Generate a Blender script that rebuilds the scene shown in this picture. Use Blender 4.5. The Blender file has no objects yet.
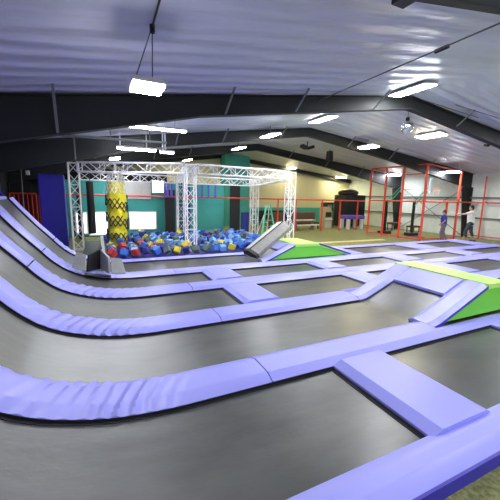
import bpy, math, random
from mathutils import Vector, Matrix
C = bpy.context.scene.collection
R = random.Random(7)
S = math.sin

# ------------------------------------------------------------------ materials
def mat(name, col, rough=.6, metal=0, emit=0, ecol=None, bump=0, bscale=20, var=0, vscale=3, stretch=(1, 1, 1), col2=None, spec=.5, alpha=1, coat=0):
    m = bpy.data.materials.new(name); m.use_nodes = True
    nt = m.node_tree; b = nt.nodes['Principled BSDF']
    b.inputs['Base Color'].default_value = (*col, 1)
    b.inputs['Roughness'].default_value = rough
    b.inputs['Metallic'].default_value = metal
    b.inputs['Specular IOR Level'].default_value = spec
    b.inputs['Coat Weight'].default_value = coat
    if alpha < 1: b.inputs['Alpha'].default_value = alpha
    if emit:
        b.inputs['Emission Color'].default_value = (*(ecol or col), 1)
        b.inputs['Emission Strength'].default_value = emit
    tc = nt.nodes.new('ShaderNodeTexCoord')
    mp = nt.nodes.new('ShaderNodeMapping'); mp.inputs['Scale'].default_value = stretch
    nt.links.new(tc.outputs['Object'], mp.inputs['Vector'])
    if var:
        n = nt.nodes.new('ShaderNodeTexNoise'); n.inputs['Scale'].default_value = vscale; n.inputs['Detail'].default_value = 6
        nt.links.new(mp.outputs['Vector'], n.inputs['Vector'])
        mx = nt.nodes.new('ShaderNodeMix'); mx.data_type = 'RGBA'
        c2 = col2 or tuple(min(1, c * (1 + var)) for c in col)
        c1 = col if col2 else tuple(c * (1 - var) for c in col)
        mx.inputs[6].default_value = (*c1, 1); mx.inputs[7].default_value = (*c2, 1)
        rp = nt.nodes.new('ShaderNodeMapRange'); rp.inputs['From Min'].default_value = .35; rp.inputs['From Max'].default_value = .65
        nt.links.new(n.outputs['Fac'], rp.inputs['Value'])
        nt.links.new(rp.outputs['Result'], mx.inputs[0]); nt.links.new(mx.outputs[2], b.inputs['Base Color'])
    if bump:
        n2 = nt.nodes.new('ShaderNodeTexNoise'); n2.inputs['Scale'].default_value = bscale; n2.inputs['Detail'].default_value = 3
        nt.links.new(mp.outputs['Vector'], n2.inputs['Vector'])
        bp = nt.nodes.new('ShaderNodeBump'); bp.inputs['Strength'].default_value = 1; bp.inputs['Distance'].default_value = bump
        nt.links.new(n2.outputs['Fac'], bp.inputs['Height']); nt.links.new(bp.outputs['Normal'], b.inputs['Normal'])
    return m

def ceiling_material():
    m = mat('white_insulation_facing', (.64, .64, .71), .36, var=.08, vscale=1.2, stretch=(.25, 2.4, 1))
    nt = m.node_tree; b = nt.nodes['Principled BSDF']; tc = nt.nodes['Texture Coordinate']
    mp = nt.nodes.new('ShaderNodeMapping'); mp.inputs['Scale'].default_value = (.22, 1, 1); nt.links.new(tc.outputs['Object'], mp.inputs['Vector'])
    wv = nt.nodes.new('ShaderNodeTexWave'); wv.bands_direction = 'Y'; wv.inputs['Scale'].default_value = .75; wv.inputs['Distortion'].default_value = 4; wv.inputs['Detail'].default_value = 3; wv.inputs['Detail Scale'].default_value = .9
    ns = nt.nodes.new('ShaderNodeTexNoise'); ns.inputs['Scale'].default_value = 3.2; ns.inputs['Detail'].default_value = 2
    nt.links.new(mp.outputs['Vector'], wv.inputs['Vector']); nt.links.new(mp.outputs['Vector'], ns.inputs['Vector'])
    ad = nt.nodes.new('ShaderNodeMath'); ad.operation = 'MULTIPLY_ADD'; ad.inputs[1].default_value = .30
    nt.links.new(wv.outputs['Fac'], ad.inputs[0]); nt.links.new(ns.outputs['Fac'], ad.inputs[2])
    bp = nt.nodes.new('ShaderNodeBump'); bp.inputs['Strength'].default_value = 1; bp.inputs['Distance'].default_value = .085
    nt.links.new(ad.outputs[0], bp.inputs['Height']); nt.links.new(bp.outputs['Normal'], b.inputs['Normal'])
    return m
M = dict(
    pad=mat('periwinkle_vinyl', (.365, .37, .92), .38, bump=.0015, bscale=9),
    padblue=mat('royal_blue_vinyl', (.035, .03, .42), .4),
    skirt=mat('black_skirt', (.008, .008, .012), .7),
    mesh=mat('trampoline_mesh', (.056, .058, .049), .35, bump=.004, bscale=4, var=.38, vscale=.9, stretch=(1, 2.2, 1), spec=1.0),
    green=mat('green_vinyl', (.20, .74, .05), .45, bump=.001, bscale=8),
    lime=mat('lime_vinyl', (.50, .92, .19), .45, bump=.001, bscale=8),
    ceil=ceiling_material(),
    steel=mat('dark_painted_steel', (.020, .022, .022), .6, spec=.35),
    girt=mat('grey_steel', (.16, .17, .16), .5),
    alu=mat('aluminium', (.84, .84, .86), .4),
    cream=mat('cream_wall_panel', (.60, .56, .36), .6, var=.07, vscale=.6, stretch=(1, 1, .25)),
    grey=mat('pale_grey_wall_panel', (.74, .80, .75), .55, bump=.02, bscale=1.5, var=.05),
    dark=mat('black_painted_wall', (.012, .014, .014), .7),
    teal=mat('teal_paint', (.05, .36, .32), .6, var=.08, vscale=1.2),
    turf=mat('olive_turf', (.14, .155, .055), .95, var=.5, vscale=22, col2=(.35, .345, .15), bump=.02, bscale=90),
    red=mat('red_painted_steel', (.80, .07, .035), .45),
    white=mat('white_paint', (.75, .75, .75), .5),
    greymat=mat('grey_vinyl', (.52, .52, .48), .5, var=.08, vscale=5),
    blackv=mat('black_vinyl', (.010, .010, .012), .5),
    greyd=mat('dark_grey_carpet_vinyl', (.26, .25, .23), .6, var=.1, vscale=8),
    yellow=mat('yellow_foam', (.80, .70, .02), .6),
    net=mat('black_net_cord', (.02, .02, .04), .7),
    netw=mat('white_net_cord', (.62, .62, .60), .7),
    navy=mat('navy_vinyl', (.025, .03, .24), .5),
    purple=mat('violet_vinyl', (.14, .08, .50), .5),
    lampc=mat('cool_diffuser', (1, 1, 1), .5, emit=105, ecol=(.93, .95, 1)),
    lampw=mat('warm_diffuser', (1, 1, 1), .5, emit=85, ecol=(1, .90, .58)),
    window=mat('daylit_window', (.9, .95, 1), .3, emit=1.5, ecol=(.9, .97, 1)),
    spot=mat('flood_light_face', (1, 1, 1), .3, emit=14, ecol=(.95, .97, 1)),
    shutter=mat('ribbed_shutter', (.62, .62, .60), .5),
    brown=mat('brown_upholstery', (.10, .055, .035), .7),
    wood=mat('pale_wood', (.45, .38, .22), .6),
    skin=mat('skin', (.52, .30, .20), .55),
    hair=mat('dark_hair', (.015, .012, .01), .7),
    brownhair=mat('brown_hair', (.10, .06, .035), .7),
    tee=mat('white_cotton', (.82, .82, .74), .8),
    bluetee=mat('blue_cotton', (.035, .06, .42), .8),
    trous=mat('charcoal_cloth', (.06, .065, .075), .8),
    jeans=mat('grey_denim', (.16, .16, .19), .8),
    shoe=mat('dark_shoe', (.03, .03, .04), .6),
    ladder=mat('green_fibreglass', (.12, .55, .38), .5),
    mirror=mat('mirror_tiles', (.75, .75, .78), .12, metal=1, bump=.02, bscale=30),
    glass=mat('clear_acrylic', (.72, .85, .85), .1, alpha=.55),
    fb=mat('blue_foam', (.05, .16, .55), .85), fn=mat('navy_foam', (.025, .03, .20), .85), fy=mat('yellow_foam_cube', (.70, .55, .04), .85),
    fr=mat('red_foam', (.50, .04, .03), .85), fg=mat('grey_green_foam', (.13, .17, .14), .85), fl=mat('light_blue_foam', (.20, .42, .75), .85),
)

# ------------------------------------------------------------------ mesh collector
class MB:
    def __init__(s): s.v = []; s.f = []; s.sm = []
    def add(s, vs, fs, sm=False):
        o = len(s.v); s.v += [tuple(v) for v in vs]; s.f += [tuple(i + o for i in f) for f in fs]; s.sm += [sm] * len(fs); return s
    def box(s, x0, x1, y0, y1, z0, z1):
        return s.hexa([(x0, y0, z0), (x1, y0, z0), (x1, y1, z0), (x0, y1, z0), (x0, y0, z1), (x1, y0, z1), (x1, y1, z1), (x0, y1, z1)])
    def hexa(s, p): return s.add(p, [(0, 3, 2, 1), (4, 5, 6, 7), (0, 1, 5, 4), (1, 2, 6, 5), (2, 3, 7, 6), (3, 0, 4, 7)])
    def obox(s, c, size, rot=None):
        m = rot or Matrix.Identity(3); c = Vector(c); x, y, z = (q / 2 for q in size)
        return s.hexa([c + m @ Vector(q) for q in ((-x, -y, -z), (x, -y, -z), (x, y, -z), (-x, y, -z), (-x, -y, z), (x, -y, z), (x, y, z), (-x, y, z))])
    def bar(s, a, b, w, h=None):
        a = Vector(a); b = Vector(b); d = b - a
        return s.obox((a + b) / 2, (w, h or w, d.length), d.to_track_quat('Z', 'Y').to_matrix())
    def tube(s, a, b, r, r2=None, n=8):
        a = Vector(a); b = Vector(b); q = (b - a).to_track_quat('Z', 'Y').to_matrix(); r2 = r if r2 is None else r2
        vs = [a + q @ Vector((r * math.cos(k * 2 * math.pi / n), r * S(k * 2 * math.pi / n), 0)) for k in range(n)]
        vs += [b + q @ Vector((r2 * math.cos(k * 2 * math.pi / n), r2 * S(k * 2 * math.pi / n), 0)) for k in range(n)]
        fs = [(k, (k + 1) % n, n + (k + 1) % n, n + k) for k in range(n)]
        s.add(vs, fs, True); return s.add(vs, [tuple(range(n - 1, -1, -1)), tuple(range(n, 2 * n))])
    def ball(s, c, r, nu=14, nv=9, sc=(1, 1, 1), rot=None):
        c = Vector(c); vs = []; m = rot or Matrix.Identity(3)
        for j in range(nv + 1):
            t = math.pi * j / nv
            for i in range(nu):
                p = 2 * math.pi * i / nu
                vs.append(c + m @ Vector((r * sc[0] * S(t) * math.cos(p), r * sc[1] * S(t) * S(p), r * sc[2] * math.cos(t))))
        fs = [(j * nu + i, (j + 1) * nu + i, (j + 1) * nu + (i + 1) % nu, j * nu + (i + 1) % nu) for j in range(nv) for i in range(nu)]
        return s.add(vs, fs, True)
    def prism_y(s, prof, y0, y1):       # closed profile of (x, z) swept along y
        n = len(prof); vs = [(x, y0, z) for x, z in prof] + [(x, y1, z) for x, z in prof]
        return s.add(vs, [(k, (k + 1) % n, n + (k + 1) % n, n + k) for k in range(n)] + [tuple(range(n - 1, -1, -1)), tuple(range(n, 2 * n))])
    def ring(s, c, r, t, axis='Z', n=20):
        c = Vector(c); pts = []
        for k in range(n):
            a = 2 * math.pi * k / n; v = Vector((r * math.cos(a), r * S(a), 0))
            if axis == 'X': v = Vector((0, v.x, v.y))
            pts.append(c + v)
        for k in range(n): s.tube(pts[k], pts[(k + 1) % n], t, n=5)
        return s
    def build(s, name, m, parent=None, bevel=0, **props):
        me = bpy.data.meshes.new(name); off = Vector(parent_loc(parent)) if parent else Vector((0, 0, 0))
        me.from_pydata([tuple(Vector(v) - off) for v in s.v], [], s.f); me.update()
        for p, q in zip(me.polygons, s.sm): p.use_smooth = q
        me.materials.append(M[m] if isinstance(m, str) else m)
        o = bpy.data.objects.new(name, me); C.objects.link(o)
        if parent: o.parent = parent
        if bevel:
            b = o.modifiers.new('edge', 'BEVEL'); b.width = bevel; b.segments = 2; b.limit_method = 'ANGLE'
        for k, v in props.items(): o[k] = v
        return o

def parent_loc(p):
    l = Vector((0, 0, 0))
    while p: l += p.location; p = p.parent
    return l
def thing(name, label, cat, loc=(0, 0, 0), group=None):
    o = bpy.data.objects.new(name, None); o.empty_display_size = .2; o.location = loc; C.objects.link(o)
    o['label'] = label; o['category'] = cat
    if group: o['group'] = group
    return o
def tag(o, label, cat, group=None):
    o['label'] = label; o['category'] = cat
    if group: o['group'] = group
    return o
def struct(o, label=None):
    o['kind'] = 'structure'
    if label: o['label'] = label
    return o
def copy_tree(o, parent=None):
    c = o.copy(); C.objects.link(c); c.parent = parent
    for ch in [q for q in bpy.data.objects if q.parent == o]: copy_tree(ch, c)
    return c

# ------------------------------------------------------------------ camera
cam = bpy.data.cameras.new('camera'); co = bpy.data.objects.new('camera', cam); C.objects.link(co)
f, yaw, pit, rol = 317.44, .4430006, .1677217, .0203146
cy, sy, cp, sp, cr, sr = math.cos(yaw), S(yaw), math.cos(pit), S(pit), math.cos(rol), S(rol)
fw = Vector((sy * cp, cy * cp, -sp)); rt = Vector((cy, -sy, 0)); up = rt.cross(fw)
r2 = cr * rt + sr * up; u2 = -sr * rt + cr * up
mw = Matrix((r2, u2, -fw)).transposed().to_4x4(); mw.translation = (0, 0, 2.1)
co.matrix_world = mw
cam.sensor_width = 36; cam.lens = f / 500 * 36; cam.clip_start = .05; cam.clip_end = 200
bpy.context.scene.camera = co

# ------------------------------------------------------------------ building shell
ZF = -.1; XR = 8.4; XL, XW = -3.5, 20.5; YB = 22.6; Y0 = -6
def roof(x): return 5.05 - (.1375 * (XR - x) if x < XR else .115 * (x - XR))
struct(MB().box(XL - .2, XW + .2, Y0, YB + .2, ZF - .1, ZF).build('floor', 'turf'), 'olive green turf carpet covering the hall floor')
m = MB()
m.prism_y([(XL - .2, roof(XL - .2) + .03), (XR, 5.08), (XW + .2, roof(XW + .2) + .03), (XW + .2, roof(XW + .2) + .13), (XR, 5.18), (XL - .2, roof(XL - .2) + .13)], Y0, YB + .2)
struct(m.build('ceiling', 'ceil'), 'white sagging insulation facing under the gable roof')
struct(MB().box(XL - .2, XL, Y0, YB + .2, ZF, roof(XL) + .05).build('wall_left', 'dark'))
struct(MB().box(XW, XW + .2, Y0, YB + .2, ZF, roof(XW) + .05).build('wall_right', 'grey'))
m = MB().prism_y([(XL, ZF), (XW, ZF), (XW, roof(XW)), (XR, 5.05), (XL, roof(XL))], YB, YB + .2)
struct(m.build('wall_back', 'cream'))
for k, z in enumerate((1.05, 2.25)):
    struct(MB().box(XW - .12, XW, 4, YB, z, z + .07).build('trim_%d' % (k + 1), 'girt'))
struct(MB().box(10.3, 20.3, YB - .04, YB, ZF, 1.25).build('trim_3', 'teal'), 'teal painted lower band of the cream wall')
struct(MB().box(XL, 4.3, YB - .05, YB - .002, ZF, 3.6).build('wall_back_dark_section', 'dark'), 'black painted end of the back wall')
# teal partition
struct(MB().box(-1.5, 6.75, 18.0, 18.15, ZF, 2.72).build('wall_partition', 'teal'), 'teal painted partition behind the foam pit')
struct(MB().box(XL, -1.52, 18.0, 18.15, ZF, 3.1).build('wall_partition_dark_section', 'dark'), 'black partition end behind the tall blue mat')
struct(MB().box(8.15, 10.0, 21.4, 22.5, ZF, 4.95).build('wall_pillar', 'teal'), 'tall teal boxed pillar rising above the white truss')

# portal frames
LB = [(-3.45, 2.45), (-1.49, 2.93), (.09, 3.29), (2.07, 3.76), (8.04, 4.66), (8.4, 4.70)]
RB = [(8.4, 4.70), (8.8, 4.66), (13.29, 4.03), (19.5, 2.95), (20.4, 2.85)]
def flange(m, pts, y, w, t):
    for (xa, za), (xb, zb) in zip(pts, pts[1:]):
        m.hexa([(xa, y - w, za), (xb, y - w, zb), (xb, y + w, zb), (xa, y + w, za), (xa, y - w, za + t), (xb, y - w, zb + t), (xb, y + w, zb + t), (xa, y + w, za + t)])
fl = ['nearest roof frame, crossing above the court close overhead', 'deep dark steel roof frame crossing over the middle of the court',
      'dark steel roof frame above the truss rig', 'dark steel roof frame above the red railing', 'slim dark end frame against the cream wall']
for k, Y in enumerate((2.15, 7.0, 12.0, 17.0, 22.35)):
    d = 0 if k < 4 else 1
    t = bpy.data.objects.new('roof_beam', None); t.location = (XR, Y, 4.7); C.objects.link(t); t['kind'] = 'structure'; t['label'] = fl[k]
    for nm, B in (('rafter', LB), ('rafter', RB)):
        top = [(x, roof(x) + .02) for x, z in B]
        B2 = [(x, z if not d else max(z, roof(x) - .25)) for x, z in B]
        m = MB()
        for (a, b, c_, e) in zip(B2, B2[1:], top, top[1:]):
            m.hexa([(a[0], Y - .012, a[1]), (b[0], Y - .012, b[1]), (b[0], Y + .012, b[1]), (a[0], Y + .012, a[1]), (c_[0], Y - .012, c_[1]), (e[0], Y - .012, e[1]), (e[0], Y + .012, e[1]), (c_[0], Y + .012, c_[1])])
        flange(m, B2, Y, .11, .02); flange(m, [(x, z - .03) for x, z in top], Y, .11, .02)
        m.build(nm, 'steel', t)
    if not d:
        for X0, X1, X2 in ((-3.45, -3.2, -2.75), (20.4, 20.15, 19.62)):      # tapered column: foot to knee
            m = MB(); z1 = 2.9 if X0 > 0 else 2.5
            m.hexa([(X0, Y - .012, ZF), (X1, Y - .012, ZF), (X1, Y + .012, ZF), (X0, Y + .012, ZF), (X0, Y - .012, z1), (X2, Y - .012, z1), (X2, Y + .012, z1), (X0, Y + .012, z1)])
            m.bar((X1, Y, ZF), (X2, Y, z1), .03, .24); m.bar((X0, Y, ZF), (X0, Y, z1), .03, .24)
            m.build('column', 'steel', t)
        for x in (-.6, 2.6, 4.4, 6.9, 10.5, 13.2, 16):                      # fly braces
            zb = 0
            for (xa, za), (xb, zb_) in zip((LB if x < XR else RB), (LB if x < XR else RB)[1:]):
                if xa <= x <= xb: zb = za + (zb_ - za) * (x - xa) / (xb - xa)
            MB().bar((x, Y - .13, zb + .02), (x + .02, Y - .62, roof(x) + .02), .045, .02).build('fly_brace', 'girt', t)

# bracing cable, conduits
t = thing('brace_rod', 'steel bracing rod with turnbuckle running diagonally under the ceiling', 'bracing rod', (5.1, 3.8, 4.5))
MB().tube((5.14, 7.0, 4.50), (5.06, 2.2, 4.49), .012, n=6).build('rod', 'girt', t)
MB().tube((5.12, 3.86, 4.495), (5.115, 3.64, 4.495), .035, n=8).build('turnbuckle', 'steel', t)
m = MB().tube((8.7, 6.8, 4.97), (11.0, 6.55, 4.70), .012, n=6).tube((9.6, 6.4, 4.86), (13.5, 5.9, 4.41), .012, n=6)
tag(m.build('conduit', 'girt'), 'thin grey conduit under the ceiling beside the mirror ball beam', 'conduit')

# ------------------------------------------------------------------ lamps
def fixture(name, label, c, L, W, slope, mt='lampc', axis='Y', group='ceiling light fixtures'):
    t = thing(name, label, 'ceiling light', c, group)
    q = Matrix.Rotation(slope, 3, 'Y')
    sx, sy_ = (W, L) if axis == 'Y' else (L, W)
    MB().obox((c[0], c[1], c[2]), (sx, sy_, .05), q).build('housing', 'white', t, bevel=.008)
    MB().obox(Vector(c) - q @ Vector((0, 0, .035)), (sx - .05, sy_ - .05, .02), q).build('diffuser', mt, t)
    return t
aL, aR = -math.atan(.1375), math.atan(.115)
fx = [(7.4, 6.13, 'lampc', 'bright ceiling light just in front of the frame with the mirror ball'),
      (7.4, 9.75, 'lampc', 'bright ceiling light between the middle frame and the frame above the truss rig'),
      (7.4, 2.4, 'lampc', 'added out-of-view fill light near the ridge above the green launch ramp'),  # unseen lamp, added to light the foreground
      (7.4, -2.0, 'lampc', 'added fill light near the ridge behind the viewer'),  # added behind the camera as fill for the near court
      (11.95, 8.8, 'lampw', 'warm ceiling light just behind the mirror ball'),
      (13.9, 22.0, 'lampw', 'warm light against the cream wall, above the railing'),
      (18.6, 21.6, 'lampw', 'warm light in the far corner above the black booth'),
      (18.9, 16.6, 'lampc', 'light above the basketball hoops inside the red cage'),
      (14.5, 5.2, 'lampc', 'ceiling light on the grey wall side above the far court'),
      (13, 17.5, 'lampw', 'warm ceiling light above the red railing'),
      (2.4, -1.5, 'lampc', 'added fill light over the court behind the viewer'),  # extra lamp out of view, put in to brighten the foreground
      ]
for x, y, mt, lb in fx:
    fixture('ceiling_light', lb, (x, y, roof(x) - .03), 1.08 if y < 17 else .95, .50, aL if x < XR else aR, mt)
fixture('ceiling_light', 'light hanging low in front of the dark haunch at the red cage corner', (17.6, 11.6, 3.66), 1.08, .45, aR, 'lampc')
for yy in (11.2, 12.0): MB().tube((17.6, yy - 0.0, 3.68), (17.6, yy, roof(17.6) + .02), .01, n=5).build('hanger', 'girt', [o for o in bpy.data.objects if o.get('label', '').startswith('light hanging low')][0])
for c_, mt, lb in (((6.07, 11.2, 4.43), 'lampc', 'light hanging in front of the roof frame crossing over the truss rig'), ((6.5, 15.3, 4.49), 'lampc', 'light hanging above the top of the teal pillar'), ((11.1, 11.2, 4.42), 'lampw', 'warm light hanging in front of the roof frame beside the black cylindrical speaker'), ((.75, 16.0, 3.68), 'lampc', 'small oval light hanging above the climbing net'), ((5.2, 20.5, 4.30), 'lampw', 'small warm light hanging over the top corner of the pit truss leg')):
    t = fixture('ceiling_light', lb, c_, .95, .45, aL if c_[0] < XR else aR, mt)
    MB().tube((c_[0], c_[1], c_[2] + .02), (c_[0], c_[1], roof(c_[0]) + .02), .012, n=5).build('hanger', 'girt', t)
# hanging square floodlight
c = (.585, 4.15, 3.37)
t = thing('pendant_floodlight', 'square bright floodlight hanging on two wires from a conduit hook', 'hanging light', c)
MB().obox(c, (.36, .38, .06)).build('housing', 'white', t, bevel=.01)
MB().obox((c[0], c[1], c[2] - .04), (.35, .37, .03)).build('diffuser', 'lampc', t)
MB().tube((.66, 4.13, 4.0), (.45, 4.05, 3.4), .006, n=5).build('wire', 'steel', t)
MB().tube((.66, 4.13, 4.0), (.64, 4.10, 3.4), .006, n=5).build('wire', 'steel', t)
MB().tube((.66, 4.13, 3.93), (.66, 4.13, 4.02), .03, n=10).build('hook', 'steel', t)
MB().tube((.66, 4.13, 3.99), (.64, 3.2, 3.985), .012, n=6).build('conduit', 'steel', t)
# suspended strip lights (along X)
def strip(label, xa, xb, y, z, mt, w=.10):
    t = thing('strip_light', label, 'strip light', ((xa + xb) / 2, y, z))
    MB().box(xa, xb, y - w / 2, y + w / 2, z, z + .06).build('housing', 'white', t)
    MB().box(xa + .02, xb - .02, y - w * .45, y + w * .45, z - .04, z - .001).build('tube', mt, t)
    for x in (xa + .1, xb - .3): MB().tube((x, y, z + .05), (x, y, roof(x) + .02), .02, n=6).build('hanger', 'alu', t)
strip('suspended strip light hanging just behind the deep middle roof frame', .78, 2.25, 8.9, 3.80, 'lampc')
strip('suspended strip light hanging low above the truss top', .60, 1.80, 11.2, 3.53, 'lampc', .22)
strip('short strip light next to the suspended strips, above the truss', 1.92, 2.4, 11.2, 3.50, 'spot', .1)
t = thing('hanging_pipe', 'long grey pipe hung level beneath the roof beside the strip lights', 'pipe', (0, 10.4, 3.6))
MB().tube((-3.4, 10.4, 3.60), (2.0, 10.4, 3.68), .035).build('pipe', 'girt', t)
for x in (-1.2, .4, 1.5): MB().tube((x, 10.4, 3.62), (x, 10.4, roof(x) + .02), .012, n=6).build('hanger', 'girt', t)
t = thing('hanging_pipe', 'lower dark pipe running level in front of the dark wall', 'pipe', (-2, 12.4, 3.4))
MB().tube((-3.4, 12.6, 3.30), (.0, 12.6, 3.32), .03).build('pipe', 'girt', t)
for x in (-2.6, -.8): MB().tube((x, 12.6, 3.3), (x, 12.6, roof(x) + .02), .012, n=6).build('hanger', 'girt', t)
# mirror ball, speaker, projector, cameras
t = thing('mirror_ball', 'silver mirror ball hanging under the middle roof frame', 'mirror ball', (9.0, 7.6, 4.35))
MB().ball((9.0, 7.5, 4.37), .2, 18, 12).build('ball', 'mirror', t)
MB().tube((9.0, 7.5, 4.56), (9.0, 7.5, 4.66), .06).build('motor', 'steel', t)
MB().tube((9.0, 7.5, 4.66), (9.0, 7.5, roof(9.0) + .02), .008, n=5).build('rod', 'steel', t)
t = thing('hanging_speaker', 'black cylindrical speaker hanging between the two far roof frames', 'speaker', (11.6, 14.5, 4.5))
MB().tube((11.6, 14.5, 4.12), (11.6, 14.5, 4.62), .2, .17, 16).build('cabinet', 'steel', t)
MB().tube((11.6, 14.5, 4.6), (11.6, 14.5, roof(11.6) + .02), .02).build('bracket', 'steel', t)
t = thing('hanging_speaker', 'black splayed loudspeaker cluster under the ridge next to a roof frame', 'speaker', (9.7, 14, 4.6))
MB().obox((9.55, 14, 4.62), (.3, .3, .14), Matrix.Rotation(.35, 3, 'Y')).obox((9.95, 14, 4.62), (.3, .3, .14), Matrix.Rotation(-.35, 3, 'Y')).build('cabinet', 'steel', t)
MB().tube((9.75, 14, 4.64), (9.75, 14, roof(9.75) + .02), .03).build('bracket', 'steel', t)
t = thing('security_camera', 'small dark security camera under the sloping middle roof frame', 'camera', (13.0, 7.3, 4.1))
MB().tube((13.0, 7.3, 4.12), (13.0, 7.3, roof(13) + .02), .012, n=6).build('bracket', 'white', t)
MB().tube((12.97, 7.22, 4.10), (13.05, 7.4, 4.14), .05, .05, 10).build('camera_body', 'steel', t)
t = thing('hanging_speaker', 'black speaker mounted on the nearest roof frame at the top', 'speaker', (2.72, 2.4, 3.9))
MB().obox((2.74, 2.45, 4.02), (.17, .17, .14)).build('cabinet', 'blackv', t, bevel=.01)
MB().tube((2.74, 2.45, 4.05), (2.74, 2.45, roof(2.74) + .02), .02, n=6).build('bracket', 'steel', t)
t = thing('security_camera', 'small white camera on a long bracket against the dark wall', 'camera', (-2.4, 15.0, 3.0))
MB().tube((-2.7, 15.0, ZF), (-2.62, 15.0, 3.1), .02, n=6).bar((-2.62, 15, 3.1), (-2.9, 15, 3.2), .03).bar((-2.9, 15, 3.2), (-3.48, 15, 3.2), .03).build('bracket', 'girt', t)
MB().obox((-2.42, 15, 2.82), (.1, .2, .16)).build('camera_body', 'white', t)

# ------------------------------------------------------------------ trampoline court
PX = [(.75, 0), (.45, .012), (.15, .04), (-.1, .085), (-.4, .17), (-.6, .25), (-.8, .365), (-.95, .49), (-1.1, .64), (-1.25, .82), (-1.6, 1.22), (-1.9, 1.60), (-2.15, 1.93), (-2.3, 2.12)]
def prof(x):
    if x >= .75: return 0.
    P = PX
    for k in range(len(P) - 1):
        if P[k + 1][0] <= x <= P[k][0]:
            def sl(i):
                if i <= 0: return 0.
                if i >= len(P) - 1: return (P[-1][1] - P[-2][1]) / (P[-1][0] - P[-2][0])
                return (P[i + 1][1] - P[i - 1][1]) / (P[i + 1][0] - P[i - 1][0])
            h = P[k + 1][0] - P[k][0]; u = (x - P[k][0]) / h
            return (2*u**3 - 3*u*u + 1) * P[k][1] + (u**3 - 2*u*u + u) * h * sl(k) + (-2*u**3 + 3*u*u) * P[k + 1][1] + (u**3 - u*u) * h * sl(k + 1)
    return P[-1][1]
def frame_at(x):
    e = .01; a = Vector((x - e, 0, prof(x - e))); b = Vector((x + e, 0, prof(x + e))); tn = (b - a).normalized()
    return Vector((x, 0, prof(x))), Vector((-tn.z, 0, tn.x))
XT = -2.15
def xs_between(x0, x1):
    out = [x0]; x = x0
    while x < x1 - 1e-6:
        st = .018 if x < 1.1 else .15
        x = min(x + st, x1)
        if x1 - x < .006: x = x1
        out.append(x)
    return out
def wrinkle(x, v, seed):
    a = math.exp(-((x + .25) / .95) ** 4) if x < 1.6 else 0
    if x < -1.1: a *= .35
    p = seed * 1.7
    m_ = S(40 * x - 20 * v + 1.8 * S(2.7 * x + 2 * v + p) + p)
    w = m_ * .55 + (1 - abs(S(22 * x - 14 * v + 1.2 * S(4 * x + p) + 2 * p)) ** 1.3) * .5 + S(78 * x - 30 * v + p * 3) * .10 - .2
    return a * .027 * w * (.68 + .32 * S(3.1 * x + p + 4 * v)) + .0012 * S(3 * x + p)
def cross(y0, y1, hh=.052, ch=.13, n=8):
    pts = [(y0, -.004), (y0, .004)]
    for k in (2, 4): pts.append((y0 + ch * k / 4, .004 + (hh - .004) * k / 4))
    for k in range(1, n): pts.append((y0 + ch + (y1 - y0 - 2 * ch) * k / n, hh))
    for k in (4, 2): pts.append((y1 - ch * k / 4, .004 + (hh - .004) * k / 4))
    return pts + [(y1, .004), (y1, -.004)]
def pad_section(par, x0, x1, y0, y1, seed, mt='pad'):
    cs = cross(y0, y1); n = len(cs); vs = []; fs = []; sm = []
    X = xs_between(x0, x1)
    for x in X:
        p, nn = frame_at(x)
        for k, (y, h) in enumerate(cs):
            w = wrinkle(x, y - y0, seed) if 0 < k < n - 1 else 0
            q = p + nn * (h + w); vs.append((q.x, y, q.z))
    m = MB()
    fs = [(i * n + k, (i + 1) * n + k, (i + 1) * n + (k + 1) % n, i * n + (k + 1) % n) for i in range(len(X) - 1) for k in range(n)]
    m.add(vs, fs, True); e = (len(X) - 1) * n
    m.add([vs[k] for k in range(n)], [tuple(range(n))]); m.add([vs[e + k] for k in range(n)], [tuple(range(n - 1, -1, -1))])
    o = m.build('pad_section', mt, par); o.data.set_sharp_from_angle(angle=math.radians(14 if x0 > 1.6 else 24)); return o
def skirt(par, x0, x1, y, sgn, lo=-.07):
    m = MB(); X = xs_between(x0, x1)[::2]; X = X if X[-1] == x1 else X + [x1]; vs = []
    for x in X:
        p, nn = frame_at(x)
        for yy, h in ((y, -.005), (y, lo), (y + sgn * .02, lo), (y + sgn * .02, -.005)):
            q = p + nn * h; vs.append((q.x, yy, max(q.z, ZF)))
    m.add(vs, [(i * 4 + k, (i + 1) * 4 + k, (i + 1) * 4 + (k + 1) % 4, i * 4 + (k + 1) % 4) for i in range(len(X) - 1) for k in range(4)])
    return m.build('skirt', 'skirt', par)
def pad_strip(label, segs, y0, y1, seed, more=()):
    t = thing('court_pad', label, 'trampoline pad', (segs[0], (y0 + y1) / 2, ZF), 'periwinkle pads running along the court')
    for k, (a, b) in enumerate(zip(segs, segs[1:])):
        pad_section(t, a + .007, b - .007, y0, y1, seed + k)
    for a, b, ya, yb in more:
        pad_section(t, a + .001, b - .007, ya, yb, seed + 9)
    for a, b, ya, yb in [(segs[0], segs[-1], y0, y1)] + list(more):
        for y, s_ in ((ya + .012, 1), (yb - .012, -1)): skirt(t, a, b, y, s_)
    return t
ROW = {'F': (1.22, 1.60), 1: (2.90, 3.51), 2: (4.80, 5.46), 3: (6.69, 7.33), 4: (8.35, 8.92), 5: (10.40, 10.74)}
t0 = pad_strip('outer border pad with royal blue side, next to the turf', [XT, -1.22, .5, 9.5], *ROW['F'], 3)
MB().box(.8, 9.5, 1.195, 1.218, ZF + .005, .028).build('side_panel', 'padblue', t0, label='royal blue outer side')
pad_strip('broad wrinkled pad strip between the two closest trampoline rows', [XT, 1.70, 4.86], *ROW[1], 11, more=[(4.86, 9.5, 2.90, 3.18)])
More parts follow.
